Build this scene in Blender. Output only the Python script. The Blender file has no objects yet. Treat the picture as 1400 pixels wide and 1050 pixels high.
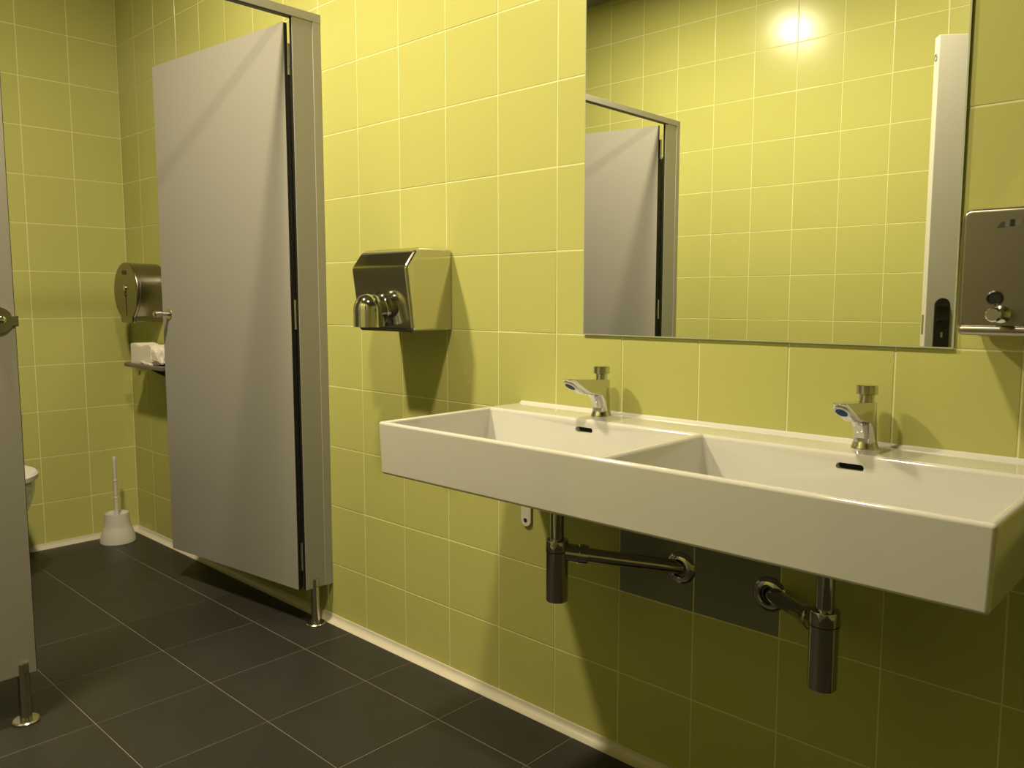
import bpy, bmesh, math, random
from mathutils import Matrix, Vector
random.seed(7)
C = bpy.context.scene.collection
S = bpy.context.scene
PI = math.pi

# ------------------------------------------------------------------ camera
cam_d = bpy.data.cameras.new('camera')
cam = bpy.data.objects.new('camera', cam_d); C.objects.link(cam)
RX = Vector((0.7308859135, 0.6824990611, 0.0009016326))
RY = Vector((0.0703616057, -0.0740358369, -0.9947702947))
RZ = Vector((-0.6788630391, 0.7271270360, -0.1021334801))
cam.matrix_world = Matrix(((RX.x, -RY.x, -RZ.x, 2.136386), (RX.y, -RY.y, -RZ.y, -1.556567),
                           (RX.z, -RY.z, -RZ.z, 1.106635), (0, 0, 0, 1)))
cam_d.sensor_width = 36.0
cam_d.lens = 1113.276 / 1400 * 36.0
cam_d.shift_x = -8.34 / 1400
cam_d.shift_y = -1.92 / 1400
cam_d.clip_start = 0.02
S.camera = cam

# ------------------------------------------------------------------ world, exposure
w = bpy.data.worlds.new('world'); S.world = w; w.use_nodes = True
w.node_tree.nodes['Background'].inputs[0].default_value = (1.0, 0.85, 0.6, 1)
w.node_tree.nodes['Background'].inputs[1].default_value = 0.02
S.view_settings.view_transform = 'Standard'
S.view_settings.look = 'None'
S.view_settings.gamma = 1.0
S.view_settings.use_curve_mapping = False
S.view_settings.exposure = 0.0
try:
    S.cycles.max_bounces = 10; S.cycles.diffuse_bounces = 3; S.cycles.glossy_bounces = 6
    S.cycles.caustics_reflective = True; S.cycles.blur_glossy = 0.1
    S.cycles.sample_clamp_indirect = 6.0
except Exception:
    pass

CEIL = 2.715; XW = -1.818; XE = 3.45; YS = -2.165      # ceiling, west, east, south
LIGHTS = [(-0.09, -1.08, 66.0), (1.05, -1.08, 40.0)]
LCOL = (1.0, 0.845, 0.555)

# ------------------------------------------------------------------ materials
def mat(name, col, rough=0.5, metal=0.0, spec=0.5, var=0.0, vscale=6.0, bump=0.0, bscale=40.0, rnd=0.0, stretch=None,
        emit=None, estr=0.0, coat=0.0, rvar=0.0, trans=0.0, sss=0.0):
    m = bpy.data.materials.new(name); m.use_nodes = True
    nt = m.node_tree; N = nt.nodes; L = nt.links
    b = N['Principled BSDF']
    b.inputs['Base Color'].default_value = (*col, 1)
    b.inputs['Roughness'].default_value = rough
    b.inputs['Metallic'].default_value = metal
    b.inputs['Specular IOR Level'].default_value = spec
    b.inputs['Coat Weight'].default_value = coat
    b.inputs['Coat Roughness'].default_value = 0.05
    if trans: b.inputs['Transmission Weight'].default_value = trans
    if sss:
        b.inputs['Subsurface Weight'].default_value = sss
        b.inputs['Subsurface Radius'].default_value = (0.02, 0.02, 0.02)
    tc = N.new('ShaderNodeTexCoord'); mp = N.new('ShaderNodeMapping')
    L.new(tc.outputs['Object'], mp.inputs[0])
    if stretch: mp.inputs['Scale'].default_value = stretch
    src = None
    if var or rnd:
        hs = N.new('ShaderNodeHueSaturation'); hs.inputs['Color'].default_value = (*col, 1)
        val = N.new('ShaderNodeMath'); val.operation = 'ADD'; val.inputs[0].default_value = 1.0 - var / 2 - rnd / 2
        if var:
            n = N.new('ShaderNodeTexNoise'); n.inputs['Scale'].default_value = vscale; n.inputs['Detail'].default_value = 4
            L.new(mp.outputs[0], n.inputs['Vector'])
            mu = N.new('ShaderNodeMath'); mu.operation = 'MULTIPLY'; mu.inputs[1].default_value = var
            L.new(n.outputs[0], mu.inputs[0]); src = mu.outputs[0]
        if rnd:
            oi = N.new('ShaderNodeObjectInfo'); mr = N.new('ShaderNodeMath'); mr.operation = 'MULTIPLY_ADD'
            mr.inputs[1].default_value = rnd; L.new(oi.outputs['Random'], mr.inputs[0])
            if src: L.new(src, mr.inputs[2])
            else: mr.inputs[2].default_value = 0
            src = mr.outputs[0]
        L.new(src, val.inputs[1]); L.new(val.outputs[0], hs.inputs['Value'])
        L.new(hs.outputs[0], b.inputs['Base Color'])
    if bump:
        n2 = N.new('ShaderNodeTexNoise'); n2.inputs['Scale'].default_value = bscale; n2.inputs['Detail'].default_value = 3
        L.new(mp.outputs[0], n2.inputs['Vector'])
        bp = N.new('ShaderNodeBump'); bp.inputs['Strength'].default_value = bump; bp.inputs['Distance'].default_value = 0.002
        L.new(n2.outputs[0], bp.inputs['Height']); L.new(bp.outputs[0], b.inputs['Normal'])
    if rvar:
        n3 = N.new('ShaderNodeTexNoise'); n3.inputs['Scale'].default_value = 9; n3.inputs['Detail'].default_value = 5
        L.new(mp.outputs[0], n3.inputs['Vector'])
        ma = N.new('ShaderNodeMath'); ma.operation = 'MULTIPLY_ADD'; ma.inputs[1].default_value = rvar; ma.inputs[2].default_value = rough - rvar / 2
        L.new(n3.outputs[0], ma.inputs[0]); L.new(ma.outputs[0], b.inputs['Roughness'])
    if emit:
        b.inputs['Emission Color'].default_value = (*emit, 1); b.inputs['Emission Strength'].default_value = estr
    return m

M = dict(
    tile=mat('lime_glaze', (0.405, 0.41, 0.135), 0.21, var=0.05, vscale=7, bump=0.05, bscale=9, rnd=0.04, spec=0.24),
    grey_tile=mat('grey_glaze', (0.16, 0.18, 0.15), 0.2, var=0.05, bump=0.05, bscale=9),
    grout=mat('lime_grout', (0.60, 0.585, 0.32), 0.8, var=0.12, vscale=5),
    floor_tile=mat('slate_porcelain', (0.024, 0.0222, 0.0195), 0.42, spec=0.3, var=0.5, vscale=5, bump=0.12, bscale=60, rnd=0.15, rvar=0.15),
    floor_grout=mat('floor_grout', (0.17, 0.155, 0.125), 0.85, var=0.9, vscale=9),
    cove=mat('cream_cove', (0.50, 0.47, 0.39), 0.35, var=0.08),
    ceiling=mat('ceiling_paint', (0.25, 0.245, 0.23), 0.9, var=0.05, bump=0.1, bscale=120),
    paint=mat('plain_paint', (0.70, 0.68, 0.62), 0.8, var=0.05),
    ceramic=mat('white_ceramic', (0.55, 0.547, 0.52), 0.08, spec=0.55, var=0.02, coat=0.6),
    chrome=mat('chrome', (0.60, 0.595, 0.58), 0.06, 1.0, bump=0.02, bscale=12),
    dark_chrome=mat('darkened_chrome', (0.42, 0.41, 0.40), 0.07, 1.0, bump=0.03, bscale=14),  # the dark floor that the traps reflect is put into this chrome's colour
    steel=mat('brushed_steel', (0.30, 0.278, 0.238), 0.27, 1.0, var=0.1, stretch=(2, 2, 60), bump=0.04, bscale=30),
    satin=mat('satin_steel', (0.50, 0.47, 0.42), 0.22, 1.0, var=0.1, stretch=(2, 2, 60), bump=0.03, bscale=30),
    polished=mat('polished_steel', (0.62, 0.60, 0.56), 0.12, 1.0, var=0.03),
    laminate=mat('grey_laminate', (0.26, 0.254, 0.235), 0.38, var=0.05, vscale=4, bump=0.06, bscale=220),
    black_core=mat('black_core', (0.008, 0.008, 0.008), 0.5, var=0.2),
    alu=mat('grey_aluminium', (0.30, 0.29, 0.26), 0.45, 0.1, var=0.05),
    mirror=mat('mirror_silver', (0.86, 0.88, 0.85), 0.0, 1.0, var=0.01, vscale=2),
    mirror_edge=mat('mirror_edge', (0.45, 0.50, 0.38), 0.15, 0.4, var=0.05),
    plastic=mat('translucent_white_plastic', (0.52, 0.51, 0.47), 0.35, var=0.06, sss=0.1),
    white_plastic=mat('white_plastic', (0.60, 0.585, 0.55), 0.4, var=0.04),
    black_plastic=mat('black_plastic', (0.012, 0.012, 0.012), 0.3, var=0.2),
    dark=mat('dark_hole', (0.006, 0.006, 0.005), 0.8, var=0.1),
    paper=mat('white_paper', (0.66, 0.63, 0.57), 0.9, var=0.06, bump=0.15, bscale=60),
    shelf=mat('grey_brown_metal', (0.16, 0.14, 0.13), 0.45, 0.3, var=0.1),
    blue=mat('blue_sticker', (0.012, 0.035, 0.14), 0.6, spec=0.1, var=0.8, vscale=220),
    white_door=mat('white_door_paint', (0.56, 0.555, 0.515), 0.4, var=0.03),
    print=mat('dark_print', (0.03, 0.028, 0.025), 0.5, var=0.1),
    print2=mat('grey_print', (0.10, 0.10, 0.09), 0.5, var=0.1),
    lens=mat('lamp_lens', (0.9, 0.9, 0.9), 0.4, emit=LCOL, estr=30.0, var=0.02),
)

# ------------------------------------------------------------------ helpers
def wloc(o):
    v = Vector((0, 0, 0))
    while o is not None:
        v += o.location; o = o.parent
    return v

def finish(bm, smooth=True, angle=35):
    bmesh.ops.recalc_face_normals(bm, faces=bm.faces)
    for f in bm.faces: f.smooth = smooth
    if smooth:
        lim = math.radians(angle)
        for e in bm.edges:
            if len(e.link_faces) == 2 and e.calc_face_angle(0) > lim: e.smooth = False

def obj(name, bm, m, parent=None, smooth=True, origin=None, recalc=True):
    """link bm (vertices in world coordinates) as one mesh object"""
    if recalc: finish(bm, smooth)
    o = bpy.data.objects.new(name, bpy.data.meshes.new(name))
    base = wloc(parent) if parent is not None else Vector((0, 0, 0))
    loc = Vector(origin) if origin is not None else base
    bmesh.ops.translate(bm, verts=bm.verts, vec=-loc)
    bm.to_mesh(o.data); bm.free()
    o.data.materials.append(m)
    C.objects.link(o)
    if smooth:
        wn = o.modifiers.new('normals', 'WEIGHTED_NORMAL'); wn.keep_sharp = True
    if parent is not None: o.parent = parent
    o.location = loc - base
    return o

def tag(o, label, cat=None, group=None):
    o['label'] = label
    if cat: o['category'] = cat
    if group: o['group'] = group
    return o

def thing(name, loc, label, cat, group=None):
    o = bpy.data.objects.new(name, None); C.objects.link(o); o.location = loc
    o.empty_display_size = 0.05
    return tag(o, label, cat, group)

def struct(o):
    o['kind'] = 'structure'; return o

def dup(root, loc, label=None):
    r = root.copy(); C.objects.link(r); r.location = loc
    if label: r['label'] = label
    for ch in list(root.children):
        c = ch.copy(); C.objects.link(c); c.parent = r
        for g in ch.children:
            d = g.copy(); C.objects.link(d); d.parent = c
    return r

def box(bm, lo, hi, bev=0.0, seg=2):
    t = bmesh.new()
    bmesh.ops.create_cube(t, size=1.0)
    for v in t.verts:
        v.co = Vector([lo[i] + (hi[i] - lo[i]) * (v.co[i] + 0.5) for i in range(3)])
    if bev: bmesh.ops.bevel(t, geom=list(t.edges), offset=bev, segments=seg, profile=0.5, affect='EDGES')
    merge(bm, t)

def merge(bm, t):
    me = bpy.data.meshes.new('tmp'); t.to_mesh(me); t.free(); bm.from_mesh(me); bpy.data.meshes.remove(me)

def lathe(bm, prof, base=(0, 0, 0), axis=(0, 0, 1), n=32):
    """prof: (radius, height) pairs, closed on the axis at both ends"""
    q = Vector((0, 0, 1)).rotation_difference(Vector(axis).normalized())
    rings = []
    for r, h in prof:
        if r < 1e-6: rings.append([bm.verts.new(q @ Vector((0, 0, h)) + Vector(base))])
        else: rings.append([bm.verts.new(q @ Vector((r * math.cos(2*PI*k/n), r * math.sin(2*PI*k/n), h)) + Vector(base)) for k in range(n)])
    for a, b in zip(rings, rings[1:]):
        for k in range(n):
            k2 = (k + 1) % n
            if len(a) == 1 and len(b) == 1: continue
            if len(a) == 1: bm.faces.new((a[0], b[k], b[k2]))
            elif len(b) == 1: bm.faces.new((a[k], b[0], a[k2]))
            else: bm.faces.new((a[k], b[k], b[k2], a[k2]))

def tube(bm, pts, r, n=20, caps=True):
    pts = [Vector(p) for p in pts]; rings = []; up = None
    for i, p in enumerate(pts):
        a = pts[max(i-1, 0)]; b = pts[min(i+1, len(pts)-1)]
        d = (b - a).normalized()
        if up is None: up = d.orthogonal().normalized()
        up = (up - d * up.dot(d)).normalized(); sd = d.cross(up)
        rr = r[i] if isinstance(r, (list, tuple)) else r
        rings.append([bm.verts.new(p + up*rr*math.cos(2*PI*k/n) + sd*rr*math.sin(2*PI*k/n)) for k in range(n)])
    for a, b in zip(rings, rings[1:]):
        for k in range(n): bm.faces.new((a[k], a[(k+1) % n], b[(k+1) % n], b[k]))
    if caps: bm.faces.new(rings[0][::-1]); bm.faces.new(rings[-1])

def prism(bm, poly, a, b, axis='x', bev=0.0, seg=2, beva=20):
    """extrude a closed outline between a and b along an axis; outline in the two other axes"""
    t = bmesh.new()
    def P(p, h):
        return Vector((h, p[0], p[1])) if axis == 'x' else Vector((p[0], h, p[1])) if axis == 'y' else Vector((p[0], p[1], h))
    v0 = [t.verts.new(P(p, a)) for p in poly]; v1 = [t.verts.new(P(p, b)) for p in poly]
    n = len(poly)
    t.faces.new(v0); t.faces.new(v1[::-1])
    for i in range(n): t.faces.new((v0[i], v1[i], v1[(i+1) % n], v0[(i+1) % n]))
    bmesh.ops.recalc_face_normals(t, faces=t.faces)
    if bev:
        es = [e for e in t.edges if e.calc_face_angle(0) > math.radians(beva)]
        bmesh.ops.bevel(t, geom=es, offset=bev, segments=seg, profile=0.5, affect='EDGES')
    merge(bm, t)

def arc(cx, cy, r, a0, a1, n):
    return [(cx + r*math.cos(math.radians(a0 + (a1-a0)*i/n)), cy + r*math.sin(math.radians(a0 + (a1-a0)*i/n))) for i in range(n+1)]

def capsule(cx, cz, hw, hh, n=8):
    k = hw - hh
    return arc(cx + k, cz, hh, -90, 90, n) + arc(cx - k, cz, hh, 90, 270, n)

def loft(bm, rings, cap0=True, cap1=True):
    vs = [[bm.verts.new(p) for p in r] for r in rings]; n = len(vs[0])
    for a, b in zip(vs, vs[1:]):
        for k in range(n): bm.faces.new((a[k], a[(k+1) % n], b[(k+1) % n], b[k]))
    if cap0: bm.faces.new(vs[0][::-1])
    if cap1: bm.faces.new(vs[-1])

# ------------------------------------------------------------------ room shell
def wall_box(name, lo, hi, m):
    bm = bmesh.new(); box(bm, lo, hi)
    return struct(obj(name, bm, m, smooth=False))

GR = 0.0008           # the joints lie this deep behind the tile faces
wall_n = wall_box('wall_north', (XW-0.1, GR, -0.05), (XE+0.1, 0.1, CEIL+0.05), M['grout'])
wall_w = wall_box('wall_west', (XW-0.1, YS-0.1, -0.05), (XW-GR, 0.1, CEIL+0.05), M['grout'])
wall_e = wall_box('wall_east', (XE+GR, YS-0.1, -0.05), (XE+0.1, 0.1, CEIL+0.05), M['grout'])
DX0, DX1, DZ = 1.065, 1.87, 2.067      # doorway in the south wall
bm = bmesh.new()
box(bm, (XW-0.1, YS-0.1, -0.05), (DX0, YS-GR, CEIL+0.05))
box(bm, (DX1, YS-0.1, -0.05), (XE+0.1, YS-GR, CEIL+0.05))
box(bm, (DX0, YS-0.1, DZ), (DX1, YS-GR, CEIL+0.05))
wall_s = struct(obj('wall_south', bm, M['grout'], smooth=False))
ceil = wall_box('ceiling', (XW-0.1, YS-1.3, CEIL), (XE+0.1, 0.1, CEIL+0.1), M['ceiling'])
floor = wall_box('floor', (XW-0.1, YS-1.3, -0.1), (XE+0.1, 0.1, -0.0012), M['floor_grout'])
wall_box('wall_corridor', (XW-0.1, YS-1.3, -0.05), (XE+0.1, YS-1.2, CEIL+0.05), M['paint'])

def tile_mesh(name, w, h, m, t=0.009, gap=0.003, bev=0.0014, dip=0.0005):
    """a wall tile facing -Y, centred, its face at y = 0: eased edges sink towards the joint"""
    bm = bmesh.new()
    a, b = w/2 - gap/2, h/2 - gap/2
    def ring(a, b, y): return [bm.verts.new((x, y, z)) for x, z in ((-a, -b), (a, -b), (a, b), (-a, b))]
    f = ring(a - bev, b - bev, 0); e = ring(a - bev*0.3, b - bev*0.3, dip*0.35); s = ring(a, b, dip + 0.0003); k = ring(a, b, t)
    bm.faces.new(f)
    for p, q in ((f, e), (e, s), (s, k)):
        for i in range(4): bm.faces.new((p[i], q[i], q[(i+1) % 4], p[(i+1) % 4]))
    bmesh.ops.recalc_face_normals(bm, faces=bm.faces)
    me = bpy.data.meshes.new(name); bm.to_mesh(me); bm.free()
    me.materials.append(m)
    return me

CACHE = {}
def lay_tiles(parent, us, vs, place, rot, skip=None, grey=(), far=99.0):
    """us, vs: joint positions; place(u, v) -> world point of a tile centre on the wall"""
    rest = None
    for i in range(len(us)-1):
        for j in range(len(vs)-1):
            w, h = us[i+1]-us[i], vs[j+1]-vs[j]
            if w < 0.012 or h < 0.012: continue
            cu, cv = (us[i]+us[i+1])/2, (vs[j]+vs[j+1])/2
            if skip and skip(us[i], us[i+1], vs[j], vs[j+1]): continue
            if us[i] > far:
                rest = rest or bmesh.new(); p = Vector(place(cu, cv)); q = Matrix.Rotation(rot, 3, 'Z')
                t = bmesh.new(); box(t, (-w/2+0.0015, 0, -h/2+0.0015), (w/2-0.0015, 0.006, h/2-0.0015))
                for v in t.verts: v.co = q @ v.co + p
                merge(rest, t); continue
            g = (i, j) in grey
            key = (round(w, 4), round(h, 4), g)
            if key not in CACHE: CACHE[key] = tile_mesh('tile', w, h, M['grey_tile'] if g else M['tile'])
            o = bpy.data.objects.new('tile', CACHE[key]); C.objects.link(o)
            o.parent = parent
            o.location = place(cu, cv)
            o.rotation_euler = (random.gauss(0, 0.0016), random.gauss(0, 0.0007), rot + random.gauss(0, 0.0016))
            if g: o['label'] = 'dark grey replacement tile'
    if rest is not None: obj('tiles', rest, M['tile'], parent, smooth=False)['kind'] = 'stuff'

P = 0.2033; PZ = 0.20438; Z0 = 1.0203
rows = [0.0] + [Z0 + j*PZ for j in range(-4, 9)] + [CEIL]
us = [XW] + [i*P for i in range(-8, 17)] + [XE]
lay_tiles(wall_n, us, rows, lambda u, v: (u, 0.0, v), 0.0, grey={(14, 2), (15, 2)}, far=2.3)
wu = [-0.2063 - 0.2005*k for k in range(0, 10)]
lay_tiles(wall_w, [YS] + wu[::-1] + [0.0], rows, lambda u, v: (XW, u, v), PI/2)
su = [XW] + [0.003 + 0.2128*i for i in range(-8, 17)] + [XE]
srows = [0.0] + [1.008 + 0.2118*j for j in range(-4, 9)] + [CEIL]
srows = [z for z in srows if z <= CEIL]
su = sorted(su + [DX0, DX1])
def door_hole(a, b, c, d): return (a+b)/2 > DX0 and (a+b)/2 < DX1 and (c+d)/2 < DZ
lay_tiles(wall_s, su, srows, lambda u, v: (u, YS, v), PI, skip=door_hole, far=2.3)
# the end wall behind the camera, out of the photograph: its tiles in one piece
bm = bmesh.new()
for i in range(11):
    for j in range(13):
        y0, z0 = YS + 0.2*i, 0.2044*j
        box(bm, (XE - 0.0005, y0+0.0015, z0+0.0015), (XE+0.004, min(y0+0.1985, -0.001), min(z0+0.2029, CEIL)))
o = obj('tiles', bm, M['tile'], wall_e, smooth=False); o['kind'] = 'stuff'

# floor tiles
FX, FY, FS, FT = -0.3728, 0.1151, 0.31695, 0.31414
fm = {}
def floor_tile_mesh(w, d):
    key = (round(w, 4), round(d, 4))
    if key not in fm:
        bm = bmesh.new(); g = 0.0012; bv = 0.001
        def ring(a, b, z): return [bm.verts.new((x, y, z)) for x, y in ((-a, -b), (a, -b), (a, b), (-a, b))]
        r0 = ring(w/2-g-bv, d/2-g-bv, 0); r1 = ring(w/2-g, d/2-g, -0.0008); r2 = ring(w/2-g, d/2-g, -0.008)
        bm.faces.new(r0)
        for p, q in ((r0, r1), (r1, r2)):
            for i in range(4): bm.faces.new((p[i], q[i], q[(i+1) % 4], p[(i+1) % 4]))
        bmesh.ops.recalc_face_normals(bm, faces=bm.faces)
        me = bpy.data.meshes.new('tile'); bm.to_mesh(me); bm.free(); me.materials.append(M['floor_tile']); fm[key] = me
    return fm[key]
xs = [XW] + [FX + FS*a for a in range(-4, 13)] + [XE]
xs = [x for x in xs if XW <= x <= XE]
ys = [0.0] + [FY - FT*b for b in range(1, 8)] + [YS]
ys = [y for y in ys if YS <= y <= 0]
for i in range(len(xs)-1):
    for j in range(len(ys)-1):
        w_, d_ = xs[i+1]-xs[i], ys[j]-ys[j+1]
        if w_ < 0.01 or d_ < 0.01: continue
        o = bpy.data.objects.new('tile', floor_tile_mesh(w_, d_)); C.objects.link(o); o.parent = floor
        o.location = ((xs[i]+xs[i+1])/2, (ys[j]+ys[j+1])/2, random.uniform(-0.0002, 0.0002))

# coved skirting
def cove(name, a, b, side):
    r = 0.029; ht = 0.0215
    prof = [(0.002, -0.006), (0.002, ht), (-0.0035, ht), (-0.0045, ht-0.0025)]
    for k in range(1, 9):
        t = k/8*PI/2
        prof.append((-0.0045 - (r-0.0045)*(1-math.cos(t)), 0.001 + (ht-0.0035)*(1-math.sin(t))))
    prof.append((-r, -0.006))
    bm = bmesh.new()
    if side == 'n': prism(bm, prof, a, b, 'x')
    elif side == 's': prism(bm, [(YS - p[0], p[1]) for p in prof], a, b, 'x')
    elif side == 'w': prism(bm, [(XW - p[0], p[1]) for p in prof], a, b, 'y')
    else: prism(bm, [(XE + p[0], p[1]) for p in prof], a, b, 'y')
    return struct(obj(name, bm, M['cove']))
cove('baseboard_north', XW, XE, 'n')
cove('baseboard_west', YS, 0, 'w')
cove('baseboard_south', XW, DX0, 's')
cove('baseboard_east', YS, 0, 'e')

# entrance door in the south wall, standing ajar; seen in the mirror
bm = bmesh.new()
for x0, x1 in ((DX0, DX0+0.014), (DX1-0.014, DX1)): box(bm, (x0, YS-0.11, 0), (x1, YS+0.001, DZ), 0.002)
box(bm, (DX0, YS-0.11, DZ-0.014), (DX1, YS+0.001, DZ), 0.002)
struct(obj('trim_1', bm, M['white_door']))
HG = Vector((1.84, -2.12, 0)); FE = Vector((1.186, -1.655, 0))
dv = (FE - HG).normalized(); nv = Vector((dv.y, -dv.x, 0))      # nv: room side of the leaf
if nv.y < 0: nv = -nv
def leafpt(u, d, z): return HG + dv*u + nv*d + Vector((0, 0, z))
LW = (FE - HG).length; LH = 2.038
def leaf_box(bm, u0, u1, d0, d1, z0, z1, bev=0.0):
    t = bmesh.new(); box(t, (u0, d0, z0), (u1, d1, z1), bev)
    for v in t.verts: v.co = leafpt(*v.co)
    merge(bm, t)
bm = bmesh.new(); leaf_box(bm, 0, LW, -0.045, 0, 0.008, LH, 0.004)
door1 = struct(obj('door_1', bm, M['white_door']))
bm = bmesh.new()
pl = [(LW-0.055 + p[0], p[1]) for p in arc(0, 1.085, 0.0265, 0, 180, 12)] + [(LW-0.055-0.0265, 0.875)] + [(LW-0.055+0.0265, 0.875)]
t = bmesh.new(); prism(t, pl, 0.0, 0.010, 'y', 0.002)
for v in t.verts: v.co = leafpt(*v.co)
merge(bm, t)
hp = obj('handle_plate', bm, M['black_plastic'], door1)
bm = bmesh.new()
for z in (1.085, 1.035): leaf_box(bm, LW-0.074, LW-0.036, 0.009, 0.016, z-0.008, z+0.004, 0.002)
obj('handle', bm, M['black_plastic'], hp)
bm = bmesh.new(); leaf_box(bm, LW-0.059, LW-0.051, 0.009, 0.012, 0.968, 0.988, 0.001)
obj('keyhole', bm, M['polished'], hp)
bm = bmesh.new(); leaf_box(bm, LW-0.001, LW+0.001, -0.033, -0.013, 0.98, 1.05, 0.0)
obj('latch', bm, M['dark_chrome'], door1)
bm = bmesh.new(); lathe(bm, [(0.009, 0), (0.009, 0.003), (0.012, 0.003), (0.012, 0)], leafpt(LW, -0.022, 1.965), dv, 20)
obj('edge_cap', bm, M['dark_chrome'], door1)

# ------------------------------------------------------------------ ceiling lamps
for k, (lx, ly, pw) in enumerate(LIGHTS):
    t = thing('ceiling_lamp', (lx, ly, CEIL), ('round recessed ceiling lamp nearer the cubicles, mirrored in the tiles' if k == 0 else
              'round recessed ceiling lamp above the washbasin end'), 'lamp', 'recessed ceiling lamps')
    bm = bmesh.new(); lathe(bm, [(0.062, 0.0), (0.085, 0.0), (0.085, -0.006), (0.064, -0.010), (0.060, -0.004)], (lx, ly, CEIL-0.0002), n=40)
    obj('trim_ring', bm, M['white_plastic'], t)
    bm = bmesh.new(); lathe(bm, [(0, -0.0005), (0.061, -0.0005), (0.061, -0.004), (0, -0.004)], (lx, ly, CEIL), n=40)
    obj('lens', bm, M['lens'], t)
    ld = bpy.data.lights.new('lamp_light', 'AREA'); ld.shape = 'DISK'; ld.size = 0.15; ld.energy = pw; ld.color = LCOL
    lo = bpy.data.objects.new('lamp_light', ld); C.objects.link(lo); lo.parent = t; lo.location = (0, 0, -0.012)

# ------------------------------------------------------------------ cubicles
PX = -0.192; TH = 0.013; PXB = PX - TH
ZB, ZT = 0.131, 1.988
def pilaster(y0, y1, label, chan=None):
    t = thing('cubicle_pilaster', (PX - TH/2, (y0+y1)/2, 0), label, 'panel')
    bm = bmesh.new(); box(bm, (PXB, y0, ZB), (PX, y1, ZT), 0.0012, 1)
    obj('panel', bm, M['laminate'], t)
    bm = bmesh.new()
    for y in (y0, y1):
        s = 1 if y == y1 else -1
        box(bm, (PXB+0.0015, min(y, y+s*0.0012), ZB+0.002), (PX-0.0015, max(y, y+s*0.0012), ZT))
    obj('edge_band', bm, M['black_core'], t, smooth=False)
    if chan:
        bm = bmesh.new(); box(bm, (PXB-0.003, min(chan), ZB), (PX+0.003, max(chan), ZT), 0.0012)
        obj('wall_channel', bm, M['alu'], t)
    return t
def foot(y, label):
    t = thing('support_foot', (-0.1995, y, 0), label, 'foot')
    bm = bmesh.new(); lathe(bm, [(0, 0), (0.033, 0), (0.033, 0.006), (0.030, 0.009), (0.014, 0.0095), (0, 0.0095)], (-0.1995, y, 0), n=40)
    obj('base_disc', bm, M['satin'], t)
    bm = bmesh.new(); lathe(bm, [(0, 0.009), (0.0145, 0.009), (0.0145, 0.158), (0.0135, 0.162), (0, 0.1625)], (-0.1995, y, 0), n=28)
    obj('rod', bm, M['satin'], t)
    bm = bmesh.new(); lathe(bm, [(0, 0), (0.004, 0), (0.004, 0.002), (0, 0.002)], (-0.1995+0.0142, y, 0.135), (1, 0, 0), 12)
    obj('grub_screw', bm, M['dark_chrome'], t)
    return t
pilaster(-0.104, 0.0, 'narrow grey pilaster panel fixed to the wall right of the open cubicle door', (-0.030, 0.0))
midp = pilaster(-1.222, -0.9185, 'grey pilaster panel cut by the left edge with the steel lock keeper')
pilaster(YS, -2.036, 'grey pilaster panel on the far wall seen in the mirror', (YS, YS+0.03))
foot(-0.066, 'slim steel foot under the narrow pilaster beside the hand dryer wall')
foot(-0.948, 'slim steel foot at bottom left under the cut off grey pilaster')
foot(-1.192, 'slim steel foot hidden under the left pilaster, second cubicle side')
foot(-2.10, 'slim steel foot under the pilaster on the far wall')
# lock keeper on the middle pilaster
t = thing('lock_keeper', (PX, -0.955, 1.052), 'steel lock keeper with round end on the left pilaster edge', 'latch')
bm = bmesh.new()
prism(bm, [(-0.912, 1.0385), (-0.912, 1.0625), (-0.928, 1.0625)] + arc(-0.958, 1.0525, 0.034, 22, 338, 24)[0:] + [(-0.928, 1.0385)], PX, PX+0.006, 'x', 0.0015)
obj('plate', bm, M['steel'], t)
bm = bmesh.new(); lathe(bm, [(0, 0.005), (0.009, 0.005), (0.009, 0.011), (0.006, 0.013), (0, 0.013)], (PX, -0.950, 1.054), (1, 0, 0), 20)
obj('pin', bm, M['polished'], t)
bm = bmesh.new(); box(bm, (PXB-0.004, -0.9175, 1.037), (PX+0.004, -0.9115, 1.0635), 0.001)
obj('edge_clip', bm, M['steel'], t)
# header rail
t = thing('header_rail', (PX, YS/2, ZT), 'grey aluminium header rail spanning above both cubicle doors', 'rail')
bm = bmesh.new(); box(bm, (PXB-0.001, YS, ZT-0.001), (PX+0.004, 0.0, ZT+0.026), 0.0015)
obj('profile', bm, M['alu'], t)
bm = bmesh.new(); box(bm, (PXB-0.002, YS+0.11, ZT-0.005), (PX+0.003, -0.105, ZT-0.0005))
obj('rubber_stop', bm, M['black_core'], t)
# partition between the two cubicles
t = thing('partition_panel', (-1.0, -1.0705, 0), 'grey partition panel between the two cubicles behind the left pilaster', 'panel')
bm = bmesh.new(); box(bm, (XW, -1.077, ZB), (PXB-0.0005, -1.064, ZT), 0.001, 1)
obj('panel', bm, M['laminate'], t)
bm = bmesh.new(); box(bm, (XW, -1.082, ZB), (XW+0.025, -1.059, ZT), 0.001, 1)
obj('wall_channel', bm, M['alu'], t)

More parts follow.
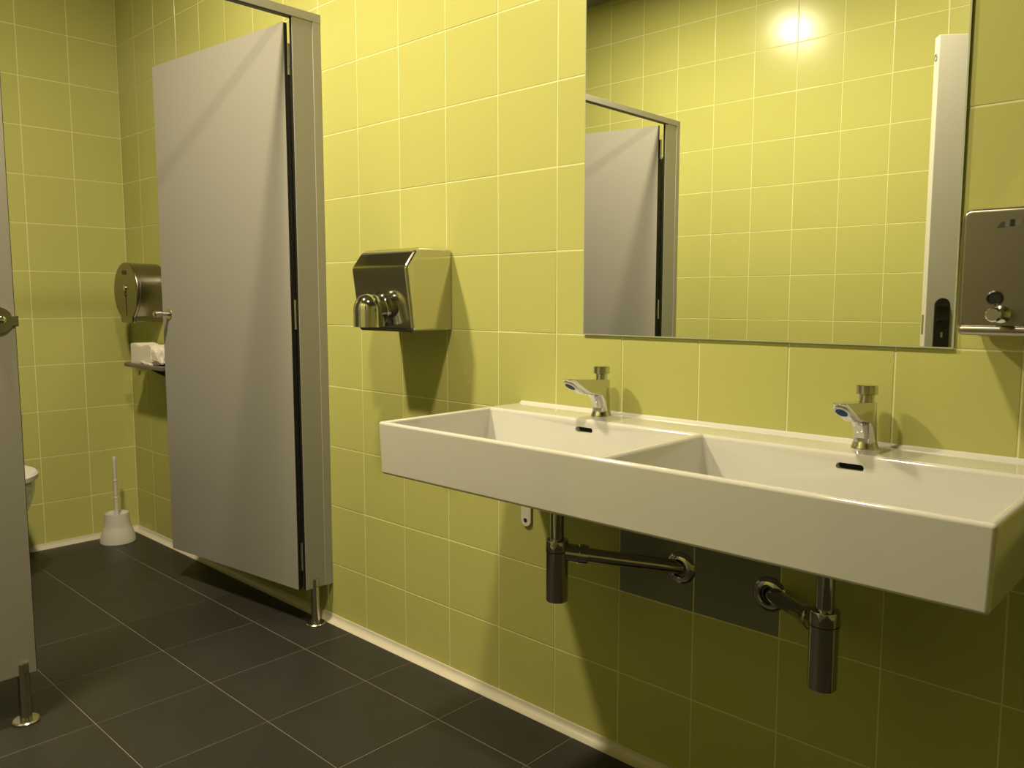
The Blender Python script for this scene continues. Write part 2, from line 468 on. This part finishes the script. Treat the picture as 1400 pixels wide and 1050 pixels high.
def stall_door(hx, hy, ex, ey, zt_h, zt_e, zb_h, zb_e, back, label, knob=True):
    """(hx, hy)-(ex, ey): foot of the visible face from hinge to free edge; back: unit vector to the other face"""
    H = Vector((hx, hy, 0)); Efr = Vector((ex, ey, 0)); d = (Efr-H); Ln = d.length; d.normalize(); bk = Vector(back)
    bk = (bk - d*bk.dot(d)).normalized()
    t = thing('cubicle_door', (hx, hy, 0), label, 'door')
    def P(u, b, s):      # s 0 bottom .. 1 top
        f = u/Ln
        zb = zb_h + (zb_e-zb_h)*f; zt = zt_h + (zt_e-zt_h)*f
        return H + d*u + bk*b + Vector((0, 0, zb + (zt-zb)*s))
    def slab(u0, u1, b0, b1, s0=0.0, s1=1.0):
        bm = bmesh.new(); bmesh.ops.create_cube(bm, size=1)
        for v in bm.verts: v.co = P(u0 + (u1-u0)*(v.co.x+.5), b0 + (b1-b0)*(v.co.y+.5), s0 + (s1-s0)*(v.co.z+.5))
        return bm
    obj('panel', slab(0.0012, Ln-0.001, 0, TH), M['laminate'], t, smooth=False)
    obj('edge_band', slab(0, 0.0012, 0.0006, TH-0.0006), M['black_core'], t, smooth=False)
    obj('edge_band', slab(Ln-0.001, Ln, 0.0006, TH-0.0006), M['black_core'], t, smooth=False)
    if knob:
        bm = bmesh.new()
        kp = P(Ln-0.046, 0, 0.5); kp.z = 1.049
        lathe(bm, [(0, 0), (0.020, 0), (0.020, 0.003), (0.008, 0.004), (0.008, 0.03), (0.0115, 0.034), (0.0115, 0.058), (0.009, 0.061), (0, 0.061)], kp, -bk, 24)
        k = obj('knob', bm, M['polished'], t); k['label'] = 'polished steel door knob'
    return t, P, Ln
d1, P1, L1 = stall_door(-0.211, -0.121, -0.995, -0.198, 1.969, 1.9625, 0.133, 0.1285, (-0.1, 1, 0),
                        'grey cubicle door standing open inward along the lime wall')
d2, P2, L2 = stall_door(-0.211, -2.002, -1.003, -1.832, 1.973, 1.973, 0.133, 0.133, (-0.2, -1, 0),
                        'grey open cubicle door seen only in the mirror')
def hinges(t, y, s):
    for zc in (1.857, 1.055, 0.247):
        bm = bmesh.new(); lathe(bm, [(0, -0.048), (0.0052, -0.048), (0.0052, 0.048), (0, 0.048)], (-0.2065, y, zc), n=16)
        h = obj('hinge', bm, M['polished'], t)
        bm = bmesh.new()
        lathe(bm, [(0.0056, -0.02), (0.0062, -0.02), (0.0062, -0.0235), (0.0056, -0.0235)], (-0.2065, y, zc), n=16)
        obj('knuckle', bm, M['dark_chrome'], h)
    bm = bmesh.new(); box(bm, (-0.2175, y-0.0035, 0.14), (-0.2095, y+0.0035, 1.905))
    obj('gap_seal', bm, M['black_core'], t, smooth=False)
hinges(d1, -0.1085, 1); hinges(d2, -2.018, -1)

# ------------------------------------------------------------------ mirror
t = thing('wall_mirror', (1.313, 0, 1.5), 'large frameless rectangular mirror above the double washbasin', 'mirror')
bm = bmesh.new(); box(bm, (0.9055, -0.0061, 1.0235), (1.7215, -0.0050, 2.02))
obj('mirror_glass', bm, M['mirror'], t, smooth=False)
bm = bmesh.new()
for lo, hi in (((0.903, -0.006, 1.021), (1.724, -0.002, 1.0237)), ((0.903, -0.006, 2.0198), (1.724, -0.002, 2.0225)),
               ((0.903, -0.006, 1.0237), (0.9057, -0.002, 2.0198)), ((1.7213, -0.006, 1.0237), (1.724, -0.002, 2.0198))):
    box(bm, lo, hi)
o = obj('polished_edge', bm, M['mirror_edge'], t, smooth=False)
bm = bmesh.new(); box(bm, (0.92, -0.005, 1.04), (1.707, 0.0, 2.005))
obj('backing', bm, M['dark'], t, smooth=False)

# ------------------------------------------------------------------ washbasin
BX0, BX1, BY, BZ0, BZ1 = 0.689, 1.905, -0.462, 0.7185, 0.8365
def basin_mesh():
    bm = bmesh.new()
    X = [BX0, 0.7045, 1.2895, 1.3055, 1.8895, BX1]; Y = [BY, -0.4465, -0.122, 0.0]
    V = {}
    for i, x in enumerate(X):
        for j, y in enumerate(Y): V[i, j] = bm.verts.new((x, y, BZ1))
    for i in range(5):
        for j in range(3):
            if j == 1 and i in (1, 3): continue
            bm.faces.new((V[i, j], V[i+1, j], V[i+1, j+1], V[i, j+1]))
    for i in (1, 3):
        top = [V[i, 1], V[i+1, 1], V[i+1, 2], V[i, 2]]
        x0, x1 = X[i], X[i+1]
        li, ri = (0.006, 0.020) if i == 1 else (0.026, 0.008)
        bot = [bm.verts.new(c) for c in ((x0+li, -0.428, 0.742), (x1-ri, -0.428, 0.742), (x1-ri, -0.138, 0.746), (x0+li, -0.138, 0.746))]
        mid = bm.verts.new(((x0+x1)/2, -0.27, 0.737))
        for k in range(4): bm.faces.new((top[k], top[(k+1) % 4], bot[(k+1) % 4], bot[k]))
        for k in range(4): bm.faces.new((bot[k], bot[(k+1) % 4], mid))
    B = {}
    for i, x in enumerate(X):
        for j, y in enumerate(Y):
            if i in (0, 5) or j in (0, 3):
                B[i, j] = bm.verts.new((x + (0.004 if i == 0 else -0.004 if i == 5 else 0), y + (0.003 if j == 0 else 0), BZ0))
    per = [(i, 0) for i in range(6)] + [(5, 1), (5, 2), (5, 3)] + [(i, 3) for i in range(4, -1, -1)] + [(0, 2), (0, 1)]
    n = len(per)
    for k in range(n):
        a, b = per[k], per[(k+1) % n]; bm.faces.new((V[a], B[a], B[b], V[b]))
    bm.faces.new([B[p] for p in per][::-1])
    bmesh.ops.recalc_face_normals(bm, faces=bm.faces)
    bmesh.ops.dissolve_limit(bm, angle_limit=0.01, verts=bm.verts, edges=bm.edges)
    es = [e for e in bm.edges if len(e.link_faces) == 2 and e.calc_face_angle(0) > 0.6]
    bmesh.ops.bevel(bm, geom=es, offset=0.0065, segments=4, profile=0.5, affect='EDGES', clamp_overlap=True)
    return bm
basin = thing('washbasin', (1.297, -0.23, BZ0), 'long white ceramic double washbasin fixed to the lime tiled wall', 'basin')
body = obj('basin_body', basin_mesh(), M['ceramic'], basin)
bm = bmesh.new()
for cx in (1.004, 1.600): prism(bm, capsule(cx, 0.8125, 0.0245, 0.006), -0.16, -0.085, 'y')
cut = obj('cutter', bm, M['dark'], None)
md = body.modifiers.new('cut', 'BOOLEAN'); md.operation = 'DIFFERENCE'; md.object = cut; md.solver = 'EXACT'
dg = bpy.context.evaluated_depsgraph_get()
me = bpy.data.meshes.new_from_object(body.evaluated_get(dg))
body.modifiers.clear()
if len(me.polygons) > 50:
    body.data = me
bpy.data.objects.remove(cut)
for p in body.data.polygons: p.use_smooth = True
try:
    body.data.set_sharp_from_angle(angle=math.radians(40))
except Exception:
    pass
wn = body.modifiers.new('normals', 'WEIGHTED_NORMAL'); wn.keep_sharp = True
for cx in (1.004, 1.600):
    bm = bmesh.new(); prism(bm, capsule(cx, 0.8125, 0.0240, 0.0056), -0.112, -0.110, 'y')
    obj('overflow_slot', bm, M['dark'], basin, smooth=False)
for cx in (0.997, 1.597):
    bm = bmesh.new(); lathe(bm, [(0, 0.739), (0.032, 0.739), (0.034, 0.7415), (0.030, 0.744), (0.020, 0.7445), (0, 0.743)], (cx, -0.27, 0), n=32)
    obj('drain', bm, M['chrome'], basin)
bm = bmesh.new(); prism(bm, [(0.0006, BZ1-0.003), (0.0006, BZ1+0.006), (-0.0025, BZ1+0.0035), (-0.006, BZ1+0.001), (-0.0095, BZ1-0.003)], BX0+0.006, BX1-0.006, 'x')
o = obj('silicone_joint', bm, M['ceramic'], basin)
# wall bracket plate hanging below the basin
t = thing('bracket_plate', (0.717, 0, 0.56), 'white bracket plate with one hole on the wall under the washbasin', 'bracket')
bm = bmesh.new(); prism(bm, arc(0.7165, 0.526, 0.0175, 180, 360, 14) + [(0.734, 0.7175), (0.699, 0.7175)], -0.006, 0.0, 'y', 0.0015)
obj('plate', bm, M['white_plastic'], t)
bm = bmesh.new(); lathe(bm, [(0, 0), (0.0055, 0), (0.0055, 0.0012), (0, 0.0012)], (0.7155, -0.0058, 0.5255), (0, -1, 0), 16)
obj('screw_hole', bm, M['dark'], t)

# faucets
def faucet(cx, label):
    z0 = BZ1; y0 = -0.05
    t = thing('faucet', (cx, y0, z0), label, 'faucet', 'self closing faucets on the washbasin')
    bm = bmesh.new()
    BK = -0.0305                                  # back of the body; sections from the flange up
    lev = [(0.006, -0.0700, 1.0), (0.020, -0.0700, 1.0)]
    for p in arc(-0.1085, 0.0155, 0.0385, 8, 74, 9): lev.append((p[1], p[0], 1.0))
    lev += [(0.0565, -0.128, 1.0), (0.0605, -0.1370, 1.0), (0.070, -0.154, 1.0), (0.080, -0.172, 1.0), (0.0875, -0.186, 1.0), (0.0885, -0.1875, 1.0), (0.0895, -0.1865, 0.985), (0.0898, -0.180, 0.93)]
    rings = []
    for z, yf, k in lev:
        c = (yf + BK)/2; hl = (BK - yf)/2; pts = []
        for q in range(44):
            a = 2*PI*q/44; cs, sn = math.cos(a), math.sin(a); e = 2/(2.3 + 1.5*min(1, max(0, (hl-0.0198)/0.05)))
            y = c + hl*k*math.copysign(abs(cs)**e, cs)
            f = min(max((-y - 0.07)/0.12, 0), 1)
            x = (0.0197 - 0.0055*f)*k*math.copysign(abs(sn)**e, sn)
            tilt = 0.0 if z < 0.05 else (z-0.05)/0.04 * (-0.0055 + 0.0105*min(1, max(0, (-y-0.03)/0.155)))
            pts.append(Vector((cx + x, y, z0 + z + tilt)))
        rings.append(pts)
    loft(bm, rings)
    obj('body', bm, M['chrome'], t)
    bm = bmesh.new(); lathe(bm, [(0, 0), (0.0245, 0), (0.0245, 0.003), (0.0225, 0.006), (0.0195, 0.016), (0.018, 0.0165), (0, 0.0165)], (cx, y0, z0-0.0003), n=32)
    obj('base_flange', bm, M['chrome'], t)
    bm = bmesh.new(); lathe(bm, [(0, 0.078), (0.0145, 0.078), (0.0135, 0.084), (0.0135, 0.099), (0, 0.099)], (cx, y0, z0), n=28)
    obj('push_stem', bm, M['chrome'], t)
    bm = bmesh.new(); lathe(bm, [(0, 0.0985), (0.0175, 0.0985), (0.0188, 0.0995), (0.0188, 0.1145), (0.0178, 0.1155), (0, 0.1155)], (cx, y0, z0), n=32)
    obj('push_knob', bm, M['chrome'], t)
    # slanted nose: white oval standing in for the basin's reflection in chrome, and sticker
    a = Vector((cx, -0.1635, z0+0.0782)); nrm = Vector((0, -0.502, -0.865)); nrm.normalize()
    bm = bmesh.new(); lathe(bm, [(0, -0.001), (0.0135, -0.001), (0.0135, 0.0012), (0.0115, 0.0022), (0, 0.0022)], a, nrm, 28)
    for v in bm.verts:      # oval along the nose
        q = v.co - a; al = Vector((0, -0.865, 0.502)).normalized(); v.co += al * q.dot(al) * 0.55
    r = obj('nose_reflection', bm, M['white_plastic'], t)
    bm = bmesh.new(); lathe(bm, [(0, 0.0018), (0.0095, 0.0018), (0.0095, 0.003), (0, 0.003)], a, nrm, 28)
    for v in bm.verts:
        q = v.co - a; al = Vector((0, -0.865, 0.502)).normalized(); v.co += al * q.dot(al) * 0.55
    s = obj('sticker', bm, M['blue'], r); s['label'] = 'blue oval sticker'
    return t
faucet(0.995, 'chrome push faucet on the left bowl, nearer the hand dryer')
faucet(1.597, 'chrome push faucet on the right bowl, nearer the soap dispenser')

# bottle traps
def trap(cx, wx, wz, label):
    y0 = -0.203
    t = thing('bottle_trap', (cx, y0, 0.434), label, 'trap', 'bottle traps under the washbasin')
    bm = bmesh.new(); lathe(bm, [(0, 0.56), (0.0155, 0.56), (0.0155, BZ0-0.001), (0, BZ0-0.001)], (cx, y0, 0), n=28)
    obj('tail_pipe', bm, M['dark_chrome'], t)
    bm = bmesh.new(); lathe(bm, [(0, 0.434), (0.0235, 0.434), (0.0250, 0.437), (0.0250, 0.548), (0.0256, 0.549), (0.0256, 0.5715), (0.024, 0.574), (0.0165, 0.5745), (0, 0.5745)], (cx, y0, 0), n=36)
    obj('bottle', bm, M['dark_chrome'], t)
    bm = bmesh.new(); lathe(bm, [(0.0252, 0.5475), (0.0259, 0.5475), (0.0259, 0.5495), (0.0252, 0.5495)], (cx, y0, 0), n=36)
    obj('seam_ring', bm, M['black_plastic'], t)
    A = Vector((cx, y0, 0.547)); B = Vector((wx, 0.004, wz)); d = (B-A).normalized()
    bm = bmesh.new(); tube(bm, [A + d*0.02, B], 0.0160, 28)
    obj('outlet_pipe', bm, M['dark_chrome'], t)
    bm = bmesh.new(); lathe(bm, [(0, 0.015), (0.0205, 0.015), (0.0205, 0.047), (0.0225, 0.048), (0.0225, 0.066), (0.0215, 0.069), (0.0165, 0.0695), (0, 0.0695)], A, d, 32)
    obj('coupling_nut', bm, M['dark_chrome'], t)
    bm = bmesh.new(); lathe(bm, [(0.0185, 0.003), (0.0195, 0.0085), (0.022, 0.010), (0.030, 0.0085), (0.036, 0.004), (0.0375, 0.0), (0.0185, 0.0)], (wx, 0, wz), (0, -1, 0), 36)
    obj('wall_flange', bm, M['dark_chrome'], t)
    return t
trap(0.992, 1.186, 0.503, 'chrome bottle trap under the left bowl with pipe running right to the wall')
trap(1.597, 1.400, 0.496, 'chrome bottle trap under the right bowl with pipe running left to the wall')

# ------------------------------------------------------------------ hand dryer
t = thing('hand_dryer', (0.308, 0, 1.13), 'polished steel hand dryer with a downturned nozzle on the lime wall', 'hand dryer')
bm = bmesh.new()
prof = [(0.0, 1.0185), (0.0, 1.2445), (-0.115, 1.2445), (-0.133, 1.2375), (-0.1665, 1.194), (-0.1668, 1.187), (-0.1525, 1.083), (-0.1448, 1.0235), (-0.141, 1.0185)]
prism(bm, prof, 0.186, 0.431, 'x', 0.0085, 4, 24)
obj('housing', bm, M['polished'], t)
# nozzle: collar, then an elbow turned down
bm = bmesh.new(); NX = 0.300; NZ = 1.078
lathe(bm, [(0.0475, -0.010), (0.0475, 0.010), (0.0462, 0.0125), (0.0445, 0.0135), (0.0445, 0.030), (0.043, 0.032), (0, 0.032)], (NX, -0.1495, NZ), (0, -1, -0.06), 44)
obj('nozzle_collar', bm, M['dark_chrome'], t)
bm = bmesh.new(); NY = -0.190
lathe(bm, [(0.0435, 1.030)] + [(0.0435, 1.040), (0.0435, 1.070)] + [(0.0435*math.cos(a*PI/20), 1.078 + 0.0455*math.sin(a*PI/20)) for a in range(0, 10)] + [(0, 1.1235)], (NX, NY, 0), n=44)
nz = obj('nozzle', bm, M['chrome'], t)
bm = bmesh.new(); tube(bm, [(NX, -0.155, NZ-0.001), (NX, NY, NZ-0.001)], 0.0415, 40)
obj('nozzle_neck', bm, M['chrome'], t)
bm = bmesh.new(); lathe(bm, [(0, 0), (0.039, 0), (0.039, 0.002), (0, 0.002)], (NX, NY, 1.0325), n=32)
obj('nozzle_mouth', bm, M['dark'], nz)

# ------------------------------------------------------------------ soap dispenser
t = thing('soap_dispenser', (1.816, 0, 1.06), 'brushed steel soap dispenser cut by the right edge beside the mirror', 'soap dispenser')
def rrect(x0, x1, z0, z1, r): return arc(x1-r, z1-r, r, 0, 90, 6) + arc(x0+r, z1-r, r, 90, 180, 6) + arc(x0+r, z0+r, r, 180, 270, 6) + arc(x1-r, z0+r, r, 270, 360, 6)
bm = bmesh.new(); prism(bm, rrect(1.7545, 1.8825, 1.0555, 1.2485, 0.014), -0.112, -0.0025, 'y', 0.007, 4, 40)
obj('housing', bm, M['steel'], t)
bm = bmesh.new(); prism(bm, rrect(1.7480, 1.8870, 1.0520, 1.2520, 0.012), -0.006, 0.0, 'y', 0.0015)
obj('back_plate', bm, M['steel'], t)
bm = bmesh.new(); box(bm, (1.7575, -0.1185, 1.0500), (1.8795, -0.008, 1.0660), 0.0075, 5)
obj('bottom_lip', bm, M['steel'], t)
bm = bmesh.new(); lathe(bm, [(0, 0), (0.0118, 0), (0.0118, 0.003), (0.0095, 0.0045), (0.0085, 0.0025), (0, 0.0028)], (1.8075, -0.1115, 1.1085), (0, -1, 0), 28)
o = obj('lock', bm, M['black_plastic'], t)
bm = bmesh.new(); lathe(bm, [(0, 0), (0.0135, 0), (0.0135, 0.006), (0.0095, 0.008), (0.0095, 0.043), (0.011, 0.045), (0.011, 0.054), (0.009, 0.056), (0, 0.056)], (1.8185, -0.1115, 1.0835), (0, -1, 0.0), 28)
o = obj('push_button', bm, M['polished'], t)
lg = bpy.data.objects.new('logo', None); C.objects.link(lg); lg.parent = t; lg.location = (0, -0.112, 0.16)
def logo_piece(poly, m):
    bm = bmesh.new(); prism(bm, poly, -0.1127, -0.1119, 'y'); obj('logo_mark', bm, m, lg, smooth=False)
logo_piece([(1.8045, 1.2172), (1.8150, 1.2172), (1.8150, 1.2262), (1.8105, 1.2262)], M['print'])
logo_piece([(1.8162, 1.2180), (1.8215, 1.2180), (1.8215, 1.2275), (1.8162, 1.2275)], M['print2'])
logo_piece([(1.8225, 1.2185), (1.8285, 1.2185), (1.8285, 1.2290), (1.8225, 1.2290)], M['black_plastic'])
logo_piece([(1.8300, 1.2195), (1.8385, 1.2195), (1.8385, 1.2285), (1.8300, 1.2285)], M['print2'])

# ------------------------------------------------------------------ paper dispenser in the cubicle
DCX, DCZ, DR = -1.505, 1.137, 0.1215
t = thing('paper_dispenser', (DCX, 0, DCZ), 'round brushed steel toilet paper dispenser on the cubicle wall', 'dispenser')
outl = arc(DCX, DCZ, DR, -58, 238, 44) + [(DCX-0.058, 1.006), (DCX+0.058, 1.006)]
bm = bmesh.new(); prism(bm, outl, -0.118, 0.0, 'y', 0.004, 2, 40)
obj('drum', bm, M['steel'], t)
outc = arc(DCX, DCZ, DR+0.003, -58, 238, 44) + [(DCX-0.060, 1.003), (DCX+0.060, 1.003)]
bm = bmesh.new(); prism(bm, outc, -0.134, -0.116, 'y', 0.006, 3, 40)
cv = obj('cover', bm, M['steel'], t)
bm = bmesh.new(); prism(bm, capsule(DCX-0.002, 1.218, 0.024, 0.009), -0.1352, -0.1335, 'y'); obj('label', bm, M['print'], cv, smooth=False)
bm = bmesh.new(); lathe(bm, [(0, 0), (0.012, 0), (0.012, 0.004), (0.009, 0.006), (0, 0.006)], (DCX, -0.1335, 1.152), (0, -1, 0), 24); obj('lock', bm, M['polished'], cv)
bm = bmesh.new()
prism(bm, arc(DCX+0.004, 1.127, 0.012, 20, 340, 14) + arc(DCX+0.004, 1.127, 0.006, 340, 20, 10), -0.1350, -0.1335, 'y')
box(bm, (DCX+0.004, -0.1350, 1.030), (DCX+0.0085, -0.1335, 1.116)); obj('level_window', bm, M['dark'], cv, smooth=False)

# shelf and a pack of folded paper below
t = thing('wall_shelf', (-1.43, 0, 0.812), 'narrow dark metal shelf under the round paper dispenser', 'shelf')
bm = bmesh.new(); prism(bm, [(-1.20, 0.0), (-1.585, 0.0), (-1.590, -0.108)] + arc(-1.575, -0.110, 0.015, 180, 270, 6) + [(-1.20, -0.125)], 0.810, 0.8265, 'z', 0.0035)
obj('board', bm, M['shelf'], t)
for bx in (-1.40, -1.24):
    bm = bmesh.new(); prism(bm, [(-0.002, 0.811), (-0.085, 0.811), (-0.080, 0.798), (-0.002, 0.755)], bx-0.006, bx+0.006, 'x', 0.001)
    obj('bracket', bm, M['shelf'], t)
bm = bmesh.new(); prism(bm, [(-1.500, 0.795), (-1.478, 0.795), (-1.482, 0.775), (-1.494, 0.772)], -0.100, -0.096, 'y'); obj('tab', bm, M['steel'], t)
t = thing('paper_pack', (-1.41, -0.07, 0.8265), 'stack of white folded paper on the shelf with a crumpled sheet', 'paper')
bm = bmesh.new(); bmesh.ops.create_cube(bm, size=1)
bmesh.ops.subdivide_edges(bm, edges=bm.edges, cuts=7, use_grid_fill=True)
for v in bm.verts:
    x, y, z = v.co.x+.5, v.co.y+.5, v.co.z+.5
    v.co = Vector((-1.540 + 0.205*x, -0.108 + 0.085*y, 0.8268 + (0.085 + 0.004*math.sin(x*9) - 0.006*x)*z))
    v.co.y += 0.0016*math.sin(z*26 + x*3); v.co.x += 0.0012*math.sin(z*30)
obj('sheets', bm, M['paper'], t)
bm = bmesh.new(); bmesh.ops.create_icosphere(bm, subdivisions=3, radius=1)
rr = random.Random(3)
for v in bm.verts:
    c = v.co.copy(); k = 1 + 0.07*math.sin(c.x*6 + c.z*4) + 0.06*math.sin(c.y*7 - c.z*5 + c.x*3) + rr.uniform(-0.02, 0.02)
    v.co = Vector((-1.310 + 0.075*math.copysign(abs(c.x)**0.7, c.x)*k, -0.074 + 0.036*math.copysign(abs(c.y)**0.6, c.y)*k, 0.8665 + 0.039*max(min(math.copysign(abs(c.z)**0.6, c.z)*k, 1.15), -1.0)))
o = obj('crumpled_sheet', bm, M['paper'], t, smooth=False)
bm = bmesh.new(); prism(bm, [(-1.430, 0.8400), (-1.395, 0.8280), (-1.335, 0.8275), (-1.345, 0.8340), (-1.39, 0.8350)], -0.1135, -0.1085, 'y'); obj('loose_corner', bm, M['paper'], t, smooth=False)

# ------------------------------------------------------------------ toilet brush and toilet
BXc, BYc = -1.690, -0.146
t = thing('toilet_brush', (BXc, BYc, 0), 'white plastic toilet brush in its bell holder in the cubicle corner', 'brush')
bm = bmesh.new(); lathe(bm, [(0, 0), (0.074, 0), (0.0755, 0.004), (0.070, 0.035), (0.062, 0.062), (0.0585, 0.070), (0.0575, 0.078), (0.054, 0.095), (0.0515, 0.130), (0.0505, 0.134), (0.0485, 0.133), (0.0485, 0.128), (0, 0.122)], (BXc, BYc, 0), n=40)
obj('holder', bm, M['plastic'], t)
bm = bmesh.new(); lathe(bm, [(0, 0.120), (0.0092, 0.120), (0.0084, 0.20), (0.0100, 0.202), (0.0100, 0.207), (0.0076, 0.209), (0.0072, 0.280), (0.0092, 0.282), (0.0092, 0.287), (0.0068, 0.289), (0.0070, 0.365), (0.009, 0.372), (0.0095, 0.384), (0.007, 0.394), (0, 0.397)], (BXc+0.006, BYc-0.002, 0), n=18)
obj('handle', bm, M['plastic'], t)

TY = -0.722
t = thing('toilet', (-1.5, TY, 0), 'white ceramic toilet bowl peeking out behind the left pilaster', 'toilet')
def ring_pts(z, back, front, hw, n=36, bw=0.75):
    out = []
    for k in range(n):
        a = 2*PI*k/n; c, s = math.cos(a), math.sin(a)
        cx = back + (front-back)*0.5
        L_ = (front-back)*0.5
        x = cx + L_*c
        y = hw*s*(1.0 if c > -0.2 else 1.0)
        # squarer at the back
        if c < 0: y = hw*math.copysign(abs(s)**bw, s)
        out.append(Vector((x, TY + y, z)))
    return out
XB = XW + 0.015
bm = bmesh.new()
loft(bm, [ring_pts(0, XB+0.06, -1.36, 0.105), ring_pts(0.05, XB+0.05, -1.37, 0.100), ring_pts(0.16, XB+0.04, -1.36, 0.105), ring_pts(0.24, XB+0.03, -1.31, 0.145),
          ring_pts(0.30, XB+0.02, -1.268, 0.173), ring_pts(0.35, XB+0.02, -1.243, 0.184), ring_pts(0.39, XB+0.02, -1.234, 0.187), ring_pts(0.408, XB+0.02, -1.234, 0.186), ring_pts(0.414, XB+0.025, -1.238, 0.179),
          ring_pts(0.412, XB+0.19, -1.262, 0.142), ring_pts(0.34, XB+0.22, -1.30, 0.115), ring_pts(0.27, XB+0.28, -1.40, 0.06)])
obj('bowl', bm, M['ceramic'], t)
bm = bmesh.new()
loft(bm, [ring_pts(0.4145, XB+0.17, -1.233, 0.182), ring_pts(0.432, XB+0.17, -1.231, 0.184), ring_pts(0.440, XB+0.175, -1.238, 0.177), ring_pts(0.440, XB+0.23, -1.285, 0.120), ring_pts(0.4145, XB+0.235, -1.29, 0.115)], False, False)
s_ = obj('seat', bm, M['white_plastic'], t)
bm = bmesh.new(); box(bm, (XW+0.003, TY-0.19, 0.43), (XW+0.165, TY+0.19, 0.78), 0.02, 3)
ck = obj('cistern', bm, M['ceramic'], t)
bm = bmesh.new(); box(bm, (XW+0.001, TY-0.195, 0.782), (XW+0.172, TY+0.195, 0.812), 0.010, 3); obj('cistern_lid', bm, M['ceramic'], t)
bm = bmesh.new(); box(bm, (XW+0.176, TY-0.18, 0.45), (XW+0.196, TY+0.18, 0.84), 0.008, 3); obj('seat_lid', bm, M['white_plastic'], t)
